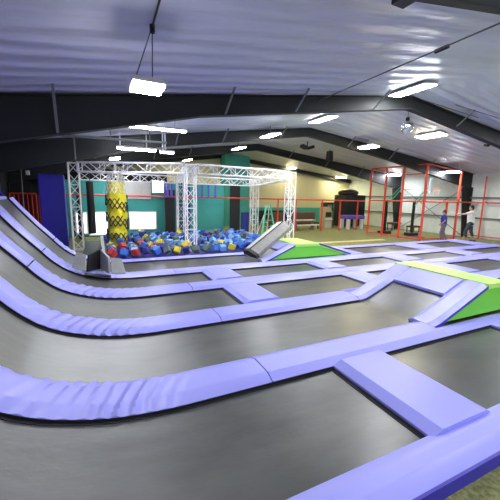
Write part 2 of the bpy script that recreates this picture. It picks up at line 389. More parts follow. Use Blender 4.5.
pad_strip('pad strip meeting the back of the green launch ramp, curving up the slope', [XT, 1.78, 4.86], *ROW[2], 23, more=[(4.86, 9.5, 5.255, 5.46), (9.5, 13.4, 4.80, 5.46), (13.4, 17.3, 4.80, 5.46)])
pad_strip('third pad strip, between the launch ramp row and the folded mat', [XT, -1.22, 1.80, 6.4, 10.0, 13.4, 17.3], *ROW[3], 37)
pad_strip('pad strip along the foot of the low far ramp and folded grey mat', [XT, -1.22, 1.76, 6.4, 10.0, 13.4, 17.3], *ROW[4], 41)
pad_strip('narrow rear border pad along the front of the foam pit', [XT, -1.22, 1.78, 6.4, 10.0, 13.4, 17.3], *ROW[5], 53)

def divider(label, x0, x1, y0, y1, z=.006, over=0.0):
    t = thing('divider_pad', label, 'trampoline pad', ((x0 + x1) / 2, (y0 + y1) / 2, ZF), 'periwinkle cross pads between beds')
    ch = .12; a, b = y0 - over, y1 - .002
    zt = .066 if over else .053
    m = MB()
    cs = [(x0, -.025), (x0, .004), (x0 + ch * .5, .004 + (zt - .004) * .5), (x0 + ch, zt), (x1 - ch, zt), (x1 - ch * .5, .004 + (zt - .004) * .5), (x1, .004), (x1, -.025)]
    n = len(cs)
    vs = []
    ys = [a, y0 - .001, y0, b] if over else [a, a + .02, b]
    for j, y in enumerate(ys):
        for x, h in cs: vs.append((x, y, h))
    m.add(vs, [(i * n + k, i * n + (k + 1) % n, (i + 1) * n + (k + 1) % n, (i + 1) * n + k) for i in range(len(ys) - 1) for k in range(n)])
    m.add(vs[:n], [tuple(range(n - 1, -1, -1))]); m.add(vs[-n:], [tuple(range(n))])
    m.build('pad_section', 'pad', t)
    for x in (x0 + .012, x1 - .032): MB().box(x, x + .02, y0, y1, -.07, -.0).build('skirt', 'skirt', t)
    return t
gaps = {'D1': (2.55, 3.40), 'D2': (6.02, 6.85), 'D3': (9.5, 10.35), 'D4': (13.02, 13.88)}
divider('wide cross pad overlapping the outer border pad with a raised end', 2.58, 3.47, 1.60, 2.90, over=.05)
divider('cross pad on the viewer side of the launch ramp, joining the outer border', 6.0, 6.85, 1.60, 2.90)
rows = {2: (5.46, 6.69), 3: (7.33, 8.35), 4: (8.92, 10.40)}
dn = {2: 'launch ramp side row', 3: 'row before the low far ramp', 4: 'rearmost row'}
on = ['first cross pad from the curved slope, ', 'second cross pad from the curved slope, ', 'third cross pad from the curved slope, ', 'fourth cross pad from the curved slope, ']
for r_ in (2, 3):
    for k, (a, b) in enumerate([(2.50, 3.35), (6.02, 6.85), (9.42, 10.35), (12.98, 13.88)]):
        divider(on[k] + dn[r_], a, b, *rows[r_])
divider('cross pad ' + dn[4] + ', closest to the low far ramp', 8.42, 9.15, *rows[4])
divider('cross pad ' + dn[4] + ', farthest from the foam pit', 12.45, 13.6, *rows[4])
for r_, xe in ((2, 16.9), (3, 16.9), (4, 16.4)):
    divider('end border pad beside the turf, ' + dn[r_], xe, 17.3, *rows[r_])

def bed(label, x0, x1, y0, y1, open_end=False):
    t = thing('trampoline_bed', label, 'trampoline', ((x0 + x1) / 2 if x0 > 0 else x0, (y0 + y1) / 2, ZF), 'black mesh trampoline beds')
    m = MB(); X = xs_between(x0 + .01, x1 - (.01 if not open_end else .002)); X = [X[0]] + [x for k, x in enumerate(X[1:-1]) if x > 1.3 or k % 4 == 0] + [X[-1]]
    ya, yb = y0 + .005, y1 - .02; ny = 6; vs = []
    for x in X:
        p, nn = frame_at(x)
        for j in range(ny + 1):
            u = j / ny; sag = .012 * (1 - (2 * u - 1) ** 2) * min(1, (x - x0) * 2, (x1 - x) * 2)
            q = p + nn * (-.038 - max(0, sag)); vs.append((q.x, ya + (yb - ya) * u, q.z))
    n = ny + 1
    m.add(vs, [(i * n + j, (i + 1) * n + j, (i + 1) * n + j + 1, i * n + j + 1) for i in range(len(X) - 1) for j in range(ny)], True)
    m.build('mat', 'mesh', t)
    m = MB()
    for ye, yf in ((y0 - .008, y0 + .010), (y1 - .035, y1 + .008)):
        vs = []
        for x in X:
            p, nn = frame_at(x)
            for yy, h in ((ye, -.032), (ye, -.052), (yf, -.052), (yf, -.032)):
                q = p + nn * h; vs.append((q.x, yy, q.z))
        m.add(vs, [(i * 4 + k, (i + 1) * 4 + k, (i + 1) * 4 + (k + 1) % 4, i * 4 + (k + 1) % 4) for i in range(len(X) - 1) for k in range(4)])
    if x0 > .8: m.box(x0 - .008, x0 + .012, ya, yb, -.054, -.033)
    if not open_end: m.box(x1 - .055, x1 + .008, ya, yb, -.054, -.033)
    m.build('webbing', 'skirt', t)
    return t
bed('closest long bed, sweeping up the curved slope at the bottom of the picture', XT, 2.58, 1.60, 2.90)
bed('closest short bed beyond the wide cross pad, beside the turf', 3.47, 6.0, 1.60, 2.90)
bed('longest bed, running from the curved slope to the green launch ramp', XT, 4.86, 3.51, 4.80, True)
bed('curved bed in the row just behind the launch ramp', XT, 2.50, 5.46, 6.69)
bed('flat bed between first and second cross pads, behind the launch ramp row', 3.35, 6.02, 5.46, 6.69)
bed('flat bed hidden behind the launch ramp peak', 6.85, 9.42, 5.46, 6.69)
bed('flat bed just beyond the lime top of the launch ramp', 10.35, 12.98, 5.46, 6.69)
bed('end bed by the turf, in the row behind the launch ramp', 13.88, 16.9, 5.46, 6.69)
bed('curved bed passing under the folded grey mat', XT, 2.50, 7.33, 8.35)
bed('flat bed directly before the low far ramp', 3.35, 6.02, 7.33, 8.35)
bed('flat bed past the low far ramp, one row closer', 6.85, 9.42, 7.33, 8.35)
bed('flat bed in the middle of the far court, two rows before the turf', 10.35, 12.98, 7.33, 8.35)
bed('end bed by the turf where the man in white walks past', 13.88, 16.9, 7.33, 8.35)
bed('curved rear bed beside the foam pit border', XT, 4.72, 8.92, 10.40, True)
bed('rear bed between the low far ramp and the turf', 9.15, 12.45, 8.92, 10.40)
bed('rear end bed closest to the two people', 13.6, 16.4, 8.92, 10.40)

# structure carrying the curved slope and its top platform
t = thing('slope_frame', 'black frame and deck carrying the curved trampoline slope', 'ramp frame', (-2.5, 6, ZF))
ppx = [x for x in [XT + .1 * k for k in range(0, 24)] if x < -.3]
P = [(x, max(ZF + .001, prof(x) - .24)) for x in ppx]
m = MB().prism_y([(-3.3, ZF)] + [(ppx[-1] + .0, ZF)] + P[::-1] + [(-3.3, 1.83)], 1.25, 10.7)
m.build('frame', 'blackv', t)
for k in range(6):
    ya = 1.25 + k * 1.575
    MB().box(-3.3, XT - .10, ya + .01, ya + 1.565, 1.83, 1.97).build('platform_pad', 'pad', t, bevel=.02)
MB().prism_y([(-3.3, 1.98), (-2.28, 1.98), (-2.45, 2.2), (-3.3, 2.85)], 10.5, 10.62).build('end_wall_pad', 'padblue', t)
wp = MB().box(-3.46, -3.33, 1.25, 15.1, ZF, 3.0)
tag(wp.build('wall_mat', 'padblue', bevel=.02), 'royal blue padded wall mat standing above the curved slope', 'wall mat')

# launch ramps
def ramp(label, x0, x1, x2, x3, y0, y1, h, pw, xm):
    t = thing('launch_ramp', label, 'launch ramp', ((x1 + x2) / 2, (y0 + y1) / 2, .035))
    def rz(x):
        u = max(0, (x - x0) / (x1 - x0)); e = .10
        return h * (u * u / (4 * e) if u < 2 * e else u - e) / (1 - e)
    zb = .046; prof_ = [(x0 + .30, zb), (x3, zb), (x2, h - .04), (x1, h - .04)] + [(x1 - k * (x1 - x0 - .3) / 8, max(zb + .002, rz(x1 - k * (x1 - x0 - .3) / 8) - .03)) for k in range(1, 8)]
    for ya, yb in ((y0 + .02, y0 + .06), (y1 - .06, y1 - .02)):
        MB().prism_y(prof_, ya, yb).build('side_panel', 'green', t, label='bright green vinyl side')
    def slab(xa, xb, ya, yb, lo, hi, nm, mt, ch=.05, n=22, wr=0):
        m = MB(); vs = []
        for i in range(n + 1):
            x = xa + (xb - xa) * i / n; z = rz(x); w = wr * S(31 * x) * S(13 * x + 1)
            for y, q in ((ya, lo), (ya, lo * .3 + hi * .2), (ya + ch, hi + w), ((ya + yb) / 2, hi - w), (yb - ch, hi + w), (yb, lo * .3 + hi * .2), (yb, lo)): vs.append((x, y, z + q))
        m.add(vs, [(i * 7 + k, (i + 1) * 7 + k, (i + 1) * 7 + (k + 1) % 7, i * 7 + (k + 1) % 7) for i in range(n) for k in range(7)], True)
        m.add(vs[:7], [tuple(range(7))]); m.add(vs[-7:], [tuple(range(6, -1, -1))])
        o = m.build(nm, mt, t); o.data.set_sharp_from_angle(angle=math.radians(14)); return o
    slab(x0 + .004, x1, y0, y0 + pw, -.02, .053, 'edge_pad', 'pad', .10, 40, .006)
    slab(x0 + .004, x1, y1 - pw, y1, -.02, .053, 'edge_pad', 'pad', .10, 40, .006)
    slab(xm, x1, y0 + pw + .004, y1 - pw - .004, -.02, .036, 'ridge_pad', 'pad', .01, 8)
    slab(xm + .01, xm + .03, y0 + pw, y1 - pw, -.08, -.02, 'skirt', 'skirt', .001, 2)
    for ya in (y0 + pw - .03, y1 - pw + .01): slab(x0 + .02, xm, ya, ya + .02, -.06, -.0, 'skirt', 'skirt', .001)
    slab(x0 + .001, xm + .05, y0 + pw - .08, y1 - pw - .01, -.048, -.0375, 'mat', 'mesh', .001)
    slab(x0 + .06, x1 + .01, y0 - .012, y0 - .001, -.03, .02, 'piping', 'padblue', .001)
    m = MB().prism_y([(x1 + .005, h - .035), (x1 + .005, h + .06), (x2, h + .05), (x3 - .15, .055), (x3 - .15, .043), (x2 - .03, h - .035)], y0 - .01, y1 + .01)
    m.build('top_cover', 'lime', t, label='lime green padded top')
    return t
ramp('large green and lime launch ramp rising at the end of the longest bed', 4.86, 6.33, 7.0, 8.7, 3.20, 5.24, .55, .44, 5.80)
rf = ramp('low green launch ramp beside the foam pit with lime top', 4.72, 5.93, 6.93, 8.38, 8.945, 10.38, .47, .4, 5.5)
m = MB()
for (xa, za), (xb, zb) in (((6.93, .5), (8.38, .06)),):
    m.bar((xa, 8.93, za), (xb, 8.93, zb), .05, .05)
m.build('piping', 'padblue', rf)

# folded grey and black mat standing on the strip
t = thing('folding_mat', 'grey and black folding mat standing zigzag on the trampoline strip', 'folding mat', (0, 8.4, .1)); FM = t
def panel(a, b, at, bt, mt, th=.05):
    a, b, at, bt = map(Vector, (a, b, at, bt)); n = (b - a).cross(at - a).normalized() * th
    MB().hexa([a, b, b + n, a + n, at, bt, bt + n, at + n]).build('panel', mt, t, bevel=.008)
panel((-.66, 8.42, .31), (-.39, 8.35, .20), (-.55, 8.55, .66), (-.34, 8.50, .58), 'greymat')
panel((-.37, 8.36, .20), (-.06, 8.95, .13), (-.32, 8.50, .58), (-.03, 9.0, .68), 'blackv')
panel((-.04, 8.95, .13), (.17, 8.36, .11), (-.01, 9.0, .66), (.18, 8.5, .49), 'greymat')
panel((.19, 8.34, .11), (.52, 8.34, .085), (.19, 8.5, .48), (.44, 8.5, .43), 'greymat')
m = MB().hexa([(-.40, 8.22, .14), (.17, 8.18, .055), (.17, 8.34, .055), (-.40, 8.34, .16), (-.40, 8.22, .16), (.17, 8.18, .075), (.17, 8.34, .08), (-.40, 8.34, .19)])
m.build('base', 'blackv', t); FM.location.z += .035
# leaning padded beam
t = thing('padded_beam', 'long grey padded beam lying tilted up against the low far ramp', 'padded beam', (5, 9.6, .1))
A = Vector((4.47, 9.42, .15)); B_ = Vector((6.15, 10.02, 1.04)); d = (B_ - A).normalized()
sd = Vector((-.25, .97, 0)).normalized(); sd = (sd - d * sd.dot(d)).normalized(); nn = d.cross(sd)
if nn.z < 0: nn = -nn
pr = [(-.30, -.10), (.28, .02), (.26, .16), (.0, .20), (-.31, .02)]
def sweep(pts, a, b, name, mt, e=0):
    n = len(pts); vs = [a + sd * p + nn * q for p, q in pts] + [b + sd * p + nn * q for p, q in pts]
    MB().add(vs, [(k, (k + 1) % n, n + (k + 1) % n, n + k) for k in range(n)] + [tuple(range(n - 1, -1, -1)), tuple(range(n, 2 * n))]).build(name, mt, t)
sweep(pr, A + d * .12, B_, 'cover', 'greyd')
sweep([(p * 1.01, q * 1.01) for p, q in pr], A, A + d * .12, 'end_cap', 'blackv')
a = A + sd * 0 + nn * .205; sweep([(-.02, .195), (.02, .195), (.02, .215), (-.02, .215)], A + d * .12, B_, 'seam', 'blackv')
sweep([(.03, .196), (.255, .163), (.258, .175), (.03, .21)], A + d * .14, B_ - d * .02, 'top_cover', 'greymat')

# ------------------------------------------------------------------ foam pit
t = thing('foam_pit', 'low padded foam pit surround behind the rear border pad', 'foam pit', (3.8, 13, ZF))
MB().box(.11, 7.0, 10.80, 15.6, ZF, .0).build('liner', 'navy', t)
MB().box(-.02, .10, 10.80, 15.6, ZF, .22).build('side_wall', 'greymat', t, bevel=.02)
MB().box(7.01, 7.13, 10.95, 15.6, ZF, .22).build('side_wall', 'greymat', t, bevel=.02)
MB().box(.11, 7.0, 15.61, 15.75, ZF, .25).build('side_wall', 'purple', t, bevel=.02)
protos = {}
cl = [('fb', 'blue', 10), ('fl', 'light blue', 9), ('fn', 'navy', 6), ('fg', 'grey green', 6), ('fy', 'yellow', 1), ('fr', 'red', .6)]
def cube(mt, cn):
    if mt not in protos:
        o = MB().obox((0, 0, 0), (.205, .205, .205)).build('foam_cube', mt, bevel=.012)
        tag(o, cn + ' foam cube lying in the foam pit', 'foam cube', cn + ' foam cubes in the pit'); protos[mt] = o; return o
    o = protos[mt].copy(); C.objects.link(o); return o
legs_in = [(3.15, 11.7), (7.9, 12.6)]
n_c = 0
y = 10.98
while y < 15.35:
    x = .32
    while x < 6.75:
        X = x + R.uniform(-.02, .02); Y = y + R.uniform(-.02, .02)
        if all(math.hypot(X - a, Y - b) > .42 for a, b in legs_in) and math.hypot(X - .62, Y - 13.4) > .6 and n_c < 298:
            cx = cl[:]
            if X < 1.9: cx = [('fb', 'blue', 8), ('fn', 'navy', 5), ('fr', 'red', 4), ('fy', 'yellow', 3), ('fl', 'light blue', 3), ('fg', 'grey green', 3)]
            mt, cn, _ = R.choices(cx, [q[2] for q in cx])[0]
            o = cube(mt, cn); o.rotation_euler = (R.uniform(0, 1.5), R.uniform(0, 1.5), R.uniform(0, 1.5))
            o.location = (X, Y, .186 + .10 * max(0, S(2.1 * X + 1) * S(1.6 * Y)) * R.random() + (.12 if R.random() < .22 else 0)); n_c += 1
        x += .345
    y += .31

# ------------------------------------------------------------------ truss rig
def truss(name, label, a, b, w=.34):
    a = Vector(a); b = Vector(b); d = (b - a); L = d.length; q = d.to_track_quat('Z', 'X').to_matrix()
    if abs(d.normalized().z) < .5:
        zz = Vector((0, 0, 1)); s_ = d.normalized().cross(zz); q = Matrix((s_, zz, d.normalized())).transposed()
    t = thing(name, label, 'truss', a if a.z < b.z or abs(d.normalized().z) < .5 else b, 'aluminium box truss rig')
    cs = [(-w / 2, -w / 2), (w / 2, -w / 2), (w / 2, w / 2), (-w / 2, w / 2)]
    P = lambda c_, z: a + q @ Vector((c_[0], c_[1], z))
    for c_ in cs: MB().tube(P(c_, 0), P(c_, L), .026, n=6).build('chord', 'alu', t)
    m = MB(); n = max(2, round(L / .42))
    for k in range(4):
        c1, c2 = cs[k], cs[(k + 1) % 4]
        for i in range(n):
            z0, z1 = L * i / n, L * (i + 1) / n
            if (i + k) % 2: m.tube(P(c1, z0), P(c2, z1), .013, n=5)
            else: m.tube(P(c2, z0), P(c1, z1), .013, n=5)
            if i % 2 == 0: m.tube(P(c1, z0 + .001), P(c2, z0 + .001), .013, n=5)
        m.tube(P(c1, L - .02), P(c2, L - .02), .02, n=5); m.tube(P(c1, .02), P(c2, .02), .02, n=5)
    m.build('bracing', 'alu', t)
    return t
ZT = 3.06
Lp, Mp, Rp = (-.80, 13.9), (3.10, 11.8), (7.95, 12.6)
L2, M2, R2 = (-.95, 17.2), (3.75, 16.2), (8.0, 16.4)
for p, lb, z in ((Lp, 'white truss leg standing next to the tall blue mat', ZT), (Mp, 'white truss leg standing in the front of the foam pit', ZT), (Rp, 'white truss leg beyond the padded beam, at the cream wall side', ZT),
              (M2, 'thin rear truss leg seen just beside the foam pit leg', 2.86), (R2, 'rear truss leg next to the green ladder', 2.86)):
    truss('truss_leg', lb, (p[0], p[1], .004 if p == Mp else ZF), (p[0], p[1], z + .16))
def tb(lb, p, q, z1, z2=None, w=.34):
    a = Vector((p[0], p[1], z1)); b = Vector((q[0], q[1], z2 or z1)); d = (b - a).normalized() * .17
    truss('truss_beam', lb, a + d * 1.35, b - d * 1.35, w)
tb('front truss beam from the blue mat leg to the pit leg', Lp, Mp, ZT)
tb('front truss beam from the pit leg towards the cream wall', Mp, Rp, ZT)
tb('rear truss beam in front of the ribbed shutter', (-.95, 16.2), M2, 2.84)
tb('rear truss beam reaching the ladder side', M2, R2, 2.84)
tb('side truss beam joining the pit leg to the thin rear leg', Mp, M2, ZT - .02, 2.86)
tb('side truss beam at the cream wall end of the rig', Rp, R2, ZT - .02, 2.86)

# climbing net tower
t = thing('climbing_net', 'yellow foam tower wrapped in black net hanging from the truss', 'climbing net', (.62, 13.4, .2))
def tower(z): 
    k = [(0.0, .30), (.25, .36), (1.2, .38), (2.2, .36), (2.6, .30), (2.95, .16), (3.0, .1)]
    for (a, ra), (b, rb) in zip(k, k[1:]):
        if a <= z <= b: return ra + (rb - ra) * (z - a) / (b - a)
    return .1
m = MB(); n = 20; zs = [.08 + .06 * k for k in range(42)]; vs = []
for z in zs:
    for k in range(n):
        a = 2 * math.pi * k / n; r_ = (tower(z) - .03) * (1 + .07 * S(5 * a + 7 * z) + .05 * S(11 * z + 2 * a)); vs.append((.62 + r_ * math.cos(a), 13.4 + r_ * S(a), z))
m.add(vs, [(j * n + k, j * n + (k + 1) % n, (j + 1) * n + (k + 1) % n, (j + 1) * n + k) for j in range(len(zs) - 1) for k in range(n)], True)
m.add(vs[:n], [tuple(range(n - 1, -1, -1))]); m.add(vs[-n:], [tuple(range(n))])
m.build('foam_core', 'yellow', t)
for nm, mt, za, zb in (('net', 'net', .1, 2.1), ('upper_net', 'netw', 2.1, 2.97)):
    m = MB(); nn_ = 14; st = .13; K = int((zb - za) / st)
    for j in range(K):
        for k in range(nn_):
            for s_ in (1, -1):
                z0, z1 = za + j * st, za + (j + 1) * st
                if nm == 'net' and S(1.3 * j + 2 * math.pi * k / nn_ + .6) < -.25: continue
                a0 = 2 * math.pi * (k + (j % 2) * .5) / nn_; a1 = a0 + s_ * math.pi / nn_
                m.tube((.62 + tower(z0) * 1.06 * math.cos(a0), 13.4 + tower(z0) * 1.06 * S(a0), z0), (.62 + tower(z1) * 1.06 * math.cos(a1), 13.4 + tower(z1) * 1.06 * S(a1), z1), .02 if nm == 'net' else .014, n=4)
    m.build(nm, mt, t)
MB().tube((.62, 13.4, 2.9), (.62, 13.4, 3.2), .05).build('hanger', 'netw', t)

# tall blue mat, hanging mats and partition fittings
o = MB().box(-2.05, -1.18, 14.5, 14.75, ZF, 2.78).build('tall_mat', 'padblue', bevel=.04); tag(o, 'tall royal blue padded mat standing upright beside the truss leg', 'mat')
o = MB().box(3.18, 3.72, 17.4, 17.6, ZF, 2.35).build('tall_mat', 'blackv', bevel=.03); tag(o, 'black upright mat between truss legs, in front of the teal partition', 'mat')
o = MB().box(4.1, 4.55, 17.4, 17.6, ZF, 2.75).build('tall_mat', 'navy', bevel=.03); tag(o, 'narrow navy upright mat just past the pit truss leg', 'mat')
o = MB().box(6.95, 7.55, 17.4, 17.6, ZF, 2.75).build('tall_mat', 'blackv', bevel=.03); tag(o, 'black upright mat near the green ladder', 'mat')
o = MB().box(7.65, 8.1, 17.3, 17.5, ZF, 1.15).build('tall_mat', 'navy', bevel=.03); tag(o, 'short navy mat standing next to the green ladder', 'mat')
o = MB().box(-.95, -.72, 17.15, 17.4, ZF, 2.5).build('tall_mat', 'blackv', bevel=.03); tag(o, 'black post mat hanging behind the blue mat truss leg', 'mat')
k = 0
for lb, (xa, xb, za, zb), mt in (('bright window in the teal partition beyond the foam pit', (1.46, 2.75, .27, 1.12), 'window'), ('white glazed opening behind the climbing net', (-.45, .35, .02, 1.12), 'window'), ('narrow pale window next to the tall blue mat', (-1.05, -.62, .1, 1.1), 'window')):
    k += 1
    w = struct(MB().box(xa - .07, xb + .07, 17.93, 17.99, za - .07, zb + .07).build('window_%d' % k, 'white'), lb)
    MB().box(xa, xb, 17.91, 17.925, za, zb).build('pane', mt, w)
for lb, xa, xb in (('ribbed grey shutter above the bright window', .75, 2.52),):
    m = MB()
    x = xa
    while x < xb: m.box(x, x + .07, 17.90, 17.98, 1.85, 2.66); x += .115
    m.box(xa, xb, 17.96, 17.99, 1.83, 2.70)
    tag(m.build('window_shutter', 'shutter'), lb, 'shutter')
t = thing('mounted_floodlight', 'dazzling white floodlight beside the ribbed shutter', 'floodlight', (2.85, 17.6, 2.5))
MB().box(2.58, 3.15, 17.55, 17.75, 2.2, 2.8).build('housing', 'white', t); MB().box(2.6, 3.13, 17.52, 17.54, 2.22, 2.78).build('lens', 'spot', t)
m = MB()
for x in (3.05, 3.2, 3.4, 4.75, 5.05, 5.4, 5.8): m.box(x, x + .10, 16.9, 16.95, 1.95, 2.75)
tag(m.build('hanging_straps', 'purple', kind='stuff'), 'violet straps hanging from the rear truss beams', 'straps')
t = thing('hanging_punch_bag', 'long black punch bag hanging beside the truss leg next to the blue mat', 'punch bag', (-.30, 14.6, .5))
MB().tube((-.30, 14.6, .45), (-.30, 14.6, 2.55), .14, .14, 14).build('bag', 'blackv', t); MB().tube((-.30, 14.6, 2.55), (-.30, 14.6, 3.2), .012, n=6).build('strap', 'blackv', t)
o = MB().box(-.62, -.06, 10.9, 16.0, ZF, ZF + .05).build('floor_mat', 'blackv', bevel=.01); tag(o, 'black walkway mat on the turf between the blue mat and the foam pit', 'mat')
o = MB().box(8.9, 13.9, 12.25, 12.6, ZF, ZF + .03).build('floor_strip', mat('pale_yellow_vinyl', (.62, .56, .26), .6)); tag(o, 'pale yellow strip mat lying on the turf behind the low far ramp', 'mat')
# ladder
t = thing('step_ladder', 'open green fibreglass step ladder by the cream wall', 'ladder', (8.6, 16, ZF))
for a, b in (((8.1, 15.6, ZF), (8.5, 15.9, 1.65)), ((9.0, 15.6, ZF), (8.75, 15.9, 1.65))): MB().bar(a, b, .09, .05).build('rail', 'ladder', t)
for k in range(5):
    u = .12 + k * .19; MB().box(8.1 + .4 * u, 9.0 - .25 * u, 15.6 + .3 * u - .05, 15.6 + .3 * u + .05, ZF + 1.75 * u, ZF + 1.75 * u + .03).build('step', 'ladder', t)
for x in (8.3, 8.95): MB().bar((x, 16.6, ZF), (8.62 if x < 8.6 else 8.72, 15.95, 1.6), .04).build('support', 'alu', t)

# ------------------------------------------------------------------ red steel frames
def rail(name, label, loc, segs, r=.04, group='red steel frames around the courts'):
    t = thing(name, label, 'railing', loc, group)
    for k in segs: MB().tube(k[0], k[1], k[2] if len(k) > 2 else r, n=8).build(k[3] if len(k) > 3 else 'rail', 'red', t)
    return t
segs = [((-2.4, 17, 2.02), (16.95, 17, 1.93), .04)]
for x in (11.2, 13.25, 14.75, 16.3): segs.append(((x, 17, ZF), (x, 17, 1.95), .05, 'post'))
for x in (-2.4, 9.9): segs.append(((x, 17, ZF), (x, 17, 1.98), .045, 'post'))
rail('red_railing', 'long red rail on posts running behind the truss rig to the cage', (6, 17, ZF), segs)
segs = [((-3.4, 16.6, 2.02), (-2.45, 16.6, 2.02), .035), ((-3.4, 16.6, .1), (-2.45, 16.6, .1), .03)]
for k in range(7): segs.append(((-3.4 + k * .158, 16.6, ZF), (-3.4 + k * .158, 16.6, 2.02), .022, 'baluster'))
rail('red_fence', 'short red barred fence behind the curved slope, beside the dark wall', (-3, 16.6, ZF), segs)
MB_ = MB().box(-3.42, -2.44, 16.66, 16.68, 0, 1.95); tag(MB_.build('fence_screen', mat('dull_red_mesh', (.16, .03, .03), .8)), 'dull red screen fixed behind the barred fence', 'screen')
# cage
x0, x1, y0, y1 = 15.5, 18.35, 11.4, 15.15
segs = []
for p in ((x0, y0), (x1, y0), (x0, y1), (x0, 14.0), (x0, 12.8), (17.4, y0)):
    segs.append(((p[0], p[1], ZF), (p[0], p[1], 2.0 if p == (17.4, y0) else 3.95 if p[0] < 17 else 3.72), .062, 'post'))
for z in (3.93, 2.0, .0):
    segs.append(((x0, y0, z), (x1, y0, z - (.0 if z < 3 else .23)), .04)); segs.append(((x0, y0, z), (x0, y1, z), .04))
segs.append(((x0, y1, 2.0), (x1, y1, 2.0), .035)); segs.append(((x0, y1, 3.93), (x1, y1, 3.7), .035)); segs.append(((x1, y0, 3.7), (x1, y1, 3.7), .035)); segs.append(((x1, y0, 2.0), (20.1, 11.6, 2.0), .04)); segs.append(((x1, y1, ZF), (x1, y1, 3.7), .05, 'post'))
rail('red_cage', 'tall red tube cage around the basketball hoops', (x0, y0, ZF), segs)
segs = [((20.2, 8.6, 2.0), (20.2, 12.3, 2.0), .04), ((20.2, 11.1, ZF), (20.2, 11.1, 3.5), .045, 'post'), ((20.2, 9.75, ZF), (20.2, 9.75, 3.5), .045, 'post'), ((20.2, 8.6, .05), (20.2, 12.3, .05), .03)]
rail('red_railing', 'red rail and posts along the grey wall behind the man in white', (20.2, 10, ZF), segs)
t = thing('wall_brace', 'thin steel cross bracing rods on the grey wall inside the cage', 'bracing rod', (20.4, 14, 1))
MB().tube((20.4, 12.3, ZF + .1), (20.4, 16.8, 2.9), .02, n=6).build('rod', 'girt', t); MB().tube((20.4, 16.8, ZF + .1), (20.4, 12.3, 2.9), .02, n=6).build('rod', 'girt', t)

# basketball hoops
def hoop(label, x, y, ang):
    t = thing('basketball_hoop', label, 'basketball hoop', (x, y, ZF)); d = Vector((math.cos(ang), S(ang), 0)); s_ = Vector((-d.y, d.x, 0)); b = Vector((x, y, 0))
    MB().obox((x, y, ZF + .1), (.7, .5, .18)).build('base', 'blackv', t, bevel=.03)
    MB().bar(b + Vector((0, 0, ZF + .1)), b + Vector((0, 0, 2.0)), .12).build('pole', 'steel', t)
    MB().bar(b + Vector((0, 0, 1.7)), b + d * .7 + Vector((0, 0, 2.65)), .07).bar(b + Vector((0, 0, 2.0)), b + d * .7 + Vector((0, 0, 2.85)), .05).build('arm', 'ladder' if ang < 0 else 'steel', t)
    q = Matrix((d, s_, Vector((0, 0, 1)))).transposed()
    MB().obox(b + d * .78 + Vector((0, 0, 2.95)), (.04, 1.1, .75), q).build('backboard', 'glass', t)
    m = MB(); c_ = b + d * .76 + Vector((0, 0, 2.95))
    for e in (-1, 1): m.obox(c_ + s_ * e * .56, (.06, .05, .8), q); m.obox(c_ + Vector((0, 0, e * .4)), (.06, 1.17, .05), q)
    m.build('backboard_frame', 'white', t)
    MB().ring(b + d * 1.06 + Vector((0, 0, 2.7)), .23, .012).build('rim', 'red', t)
    m = MB(); c_ = b + d * 1.06
    for k in range(10):
        a = k * math.pi / 5; m.tube(c_ + Vector((.23 * math.cos(a), .23 * S(a), 2.7)), c_ + Vector((.13 * math.cos(a + .4), .13 * S(a + .4), 2.3)), .007, n=4)
        m.tube(c_ + Vector((.23 * math.cos(a), .23 * S(a), 2.7)), c_ + Vector((.13 * math.cos(a - .4), .13 * S(a - .4), 2.3)), .007, n=4)
    m.build('net', 'netw', t)
hoop('basketball hoop with black pole next to the cage corner post', 16.5, 14.7, -.9)
hoop('basketball hoop in front of the dark steel column', 17.35, 13.4, -1.1)
t = thing('low_platform', 'low dark round platform lying on the turf inside the cage', 'platform', (16.9, 13.2, ZF))
MB().tube((16.5, 12.5, ZF), (16.5, 12.5, ZF + .03), .62, .62, 24).build('frame', 'brown', t); MB().tube((16.5, 12.5, ZF + .03), (16.5, 12.5, ZF + .07), .55, .50, 24).build('pad', 'blackv', t)
# things inside the cage against the wall
for k, (x, y, w, h, lb) in enumerate(((19.2, 16.3, .9, .55, 'low dark bench against the wall beside the steel column'), (19.3, 14.8, .8, .45, 'low dark stool block by the grey wall behind the hoops'))):
    t = thing('low_bench', lb, 'bench', (x, y, ZF)); MB().box(x - w / 2, x + w / 2, y - .25, y + .25, ZF + h - .12, ZF + h).build('seat', 'brown', t, bevel=.02)
    for sx in (-1, 1):
        for sy_ in (-1, 1): MB().bar((x + sx * (w / 2 - .06), y + sy_ * .2, ZF), (x + sx * (w / 2 - .06), y + sy_ * .2, ZF + h - .1), .05).build('leg', 'steel', t)

# ------------------------------------------------------------------ spectator corner behind the railing
def bench(lb, x, y, w, mt='brown'):
    t = thing('sofa_bench', lb, 'bench', (x, y, ZF))
    MB().box(x - w / 2, x + w / 2, y - .3, y + .25, ZF + .35, ZF + .5).build('seat', mt, t, bevel=.03)
    MB().box(x - w / 2, x + w / 2, y + .25, y + .4, ZF + .35, ZF + 1.15).build('backrest', mt, t, bevel=.03)
    MB().box(x - w / 2, x + w / 2, y - .32, y - .27, ZF + .25, ZF + .34).build('front_rail', 'white', t)
    for sx in (-1, 1):
        for q in (-.25, .3): MB().bar((x + sx * (w / 2 - .08), y + q, ZF), (x + sx * (w / 2 - .08), y + q, ZF + .38), .06).build('leg', 'steel', t)
bench('dark brown bench with high back next to the truss leg', 10.9, 18.6, 1.2)
bench('long dark bench behind the first red railing posts', 13.0, 18.6, 2.2)
bench('dark bench against the teal band of the cream wall', 12.6, 21.4, 3.2, 'blackv')
t = thing('slatted_table', 'grey slatted picnic table in front of the dark benches', 'table', (12.7, 17.7, ZF))
MB().box(11.7, 13.2, 17.55, 18.05, ZF + .66, ZF + .72).build('tabletop', 'greymat', t)
for x in (11.8, 13.1): MB().bar((x, 17.6, ZF), (x, 18.0, ZF + .68), .06).bar((x, 18.0, ZF), (x, 17.6, ZF + .68), .06).build('leg', 'girt', t)
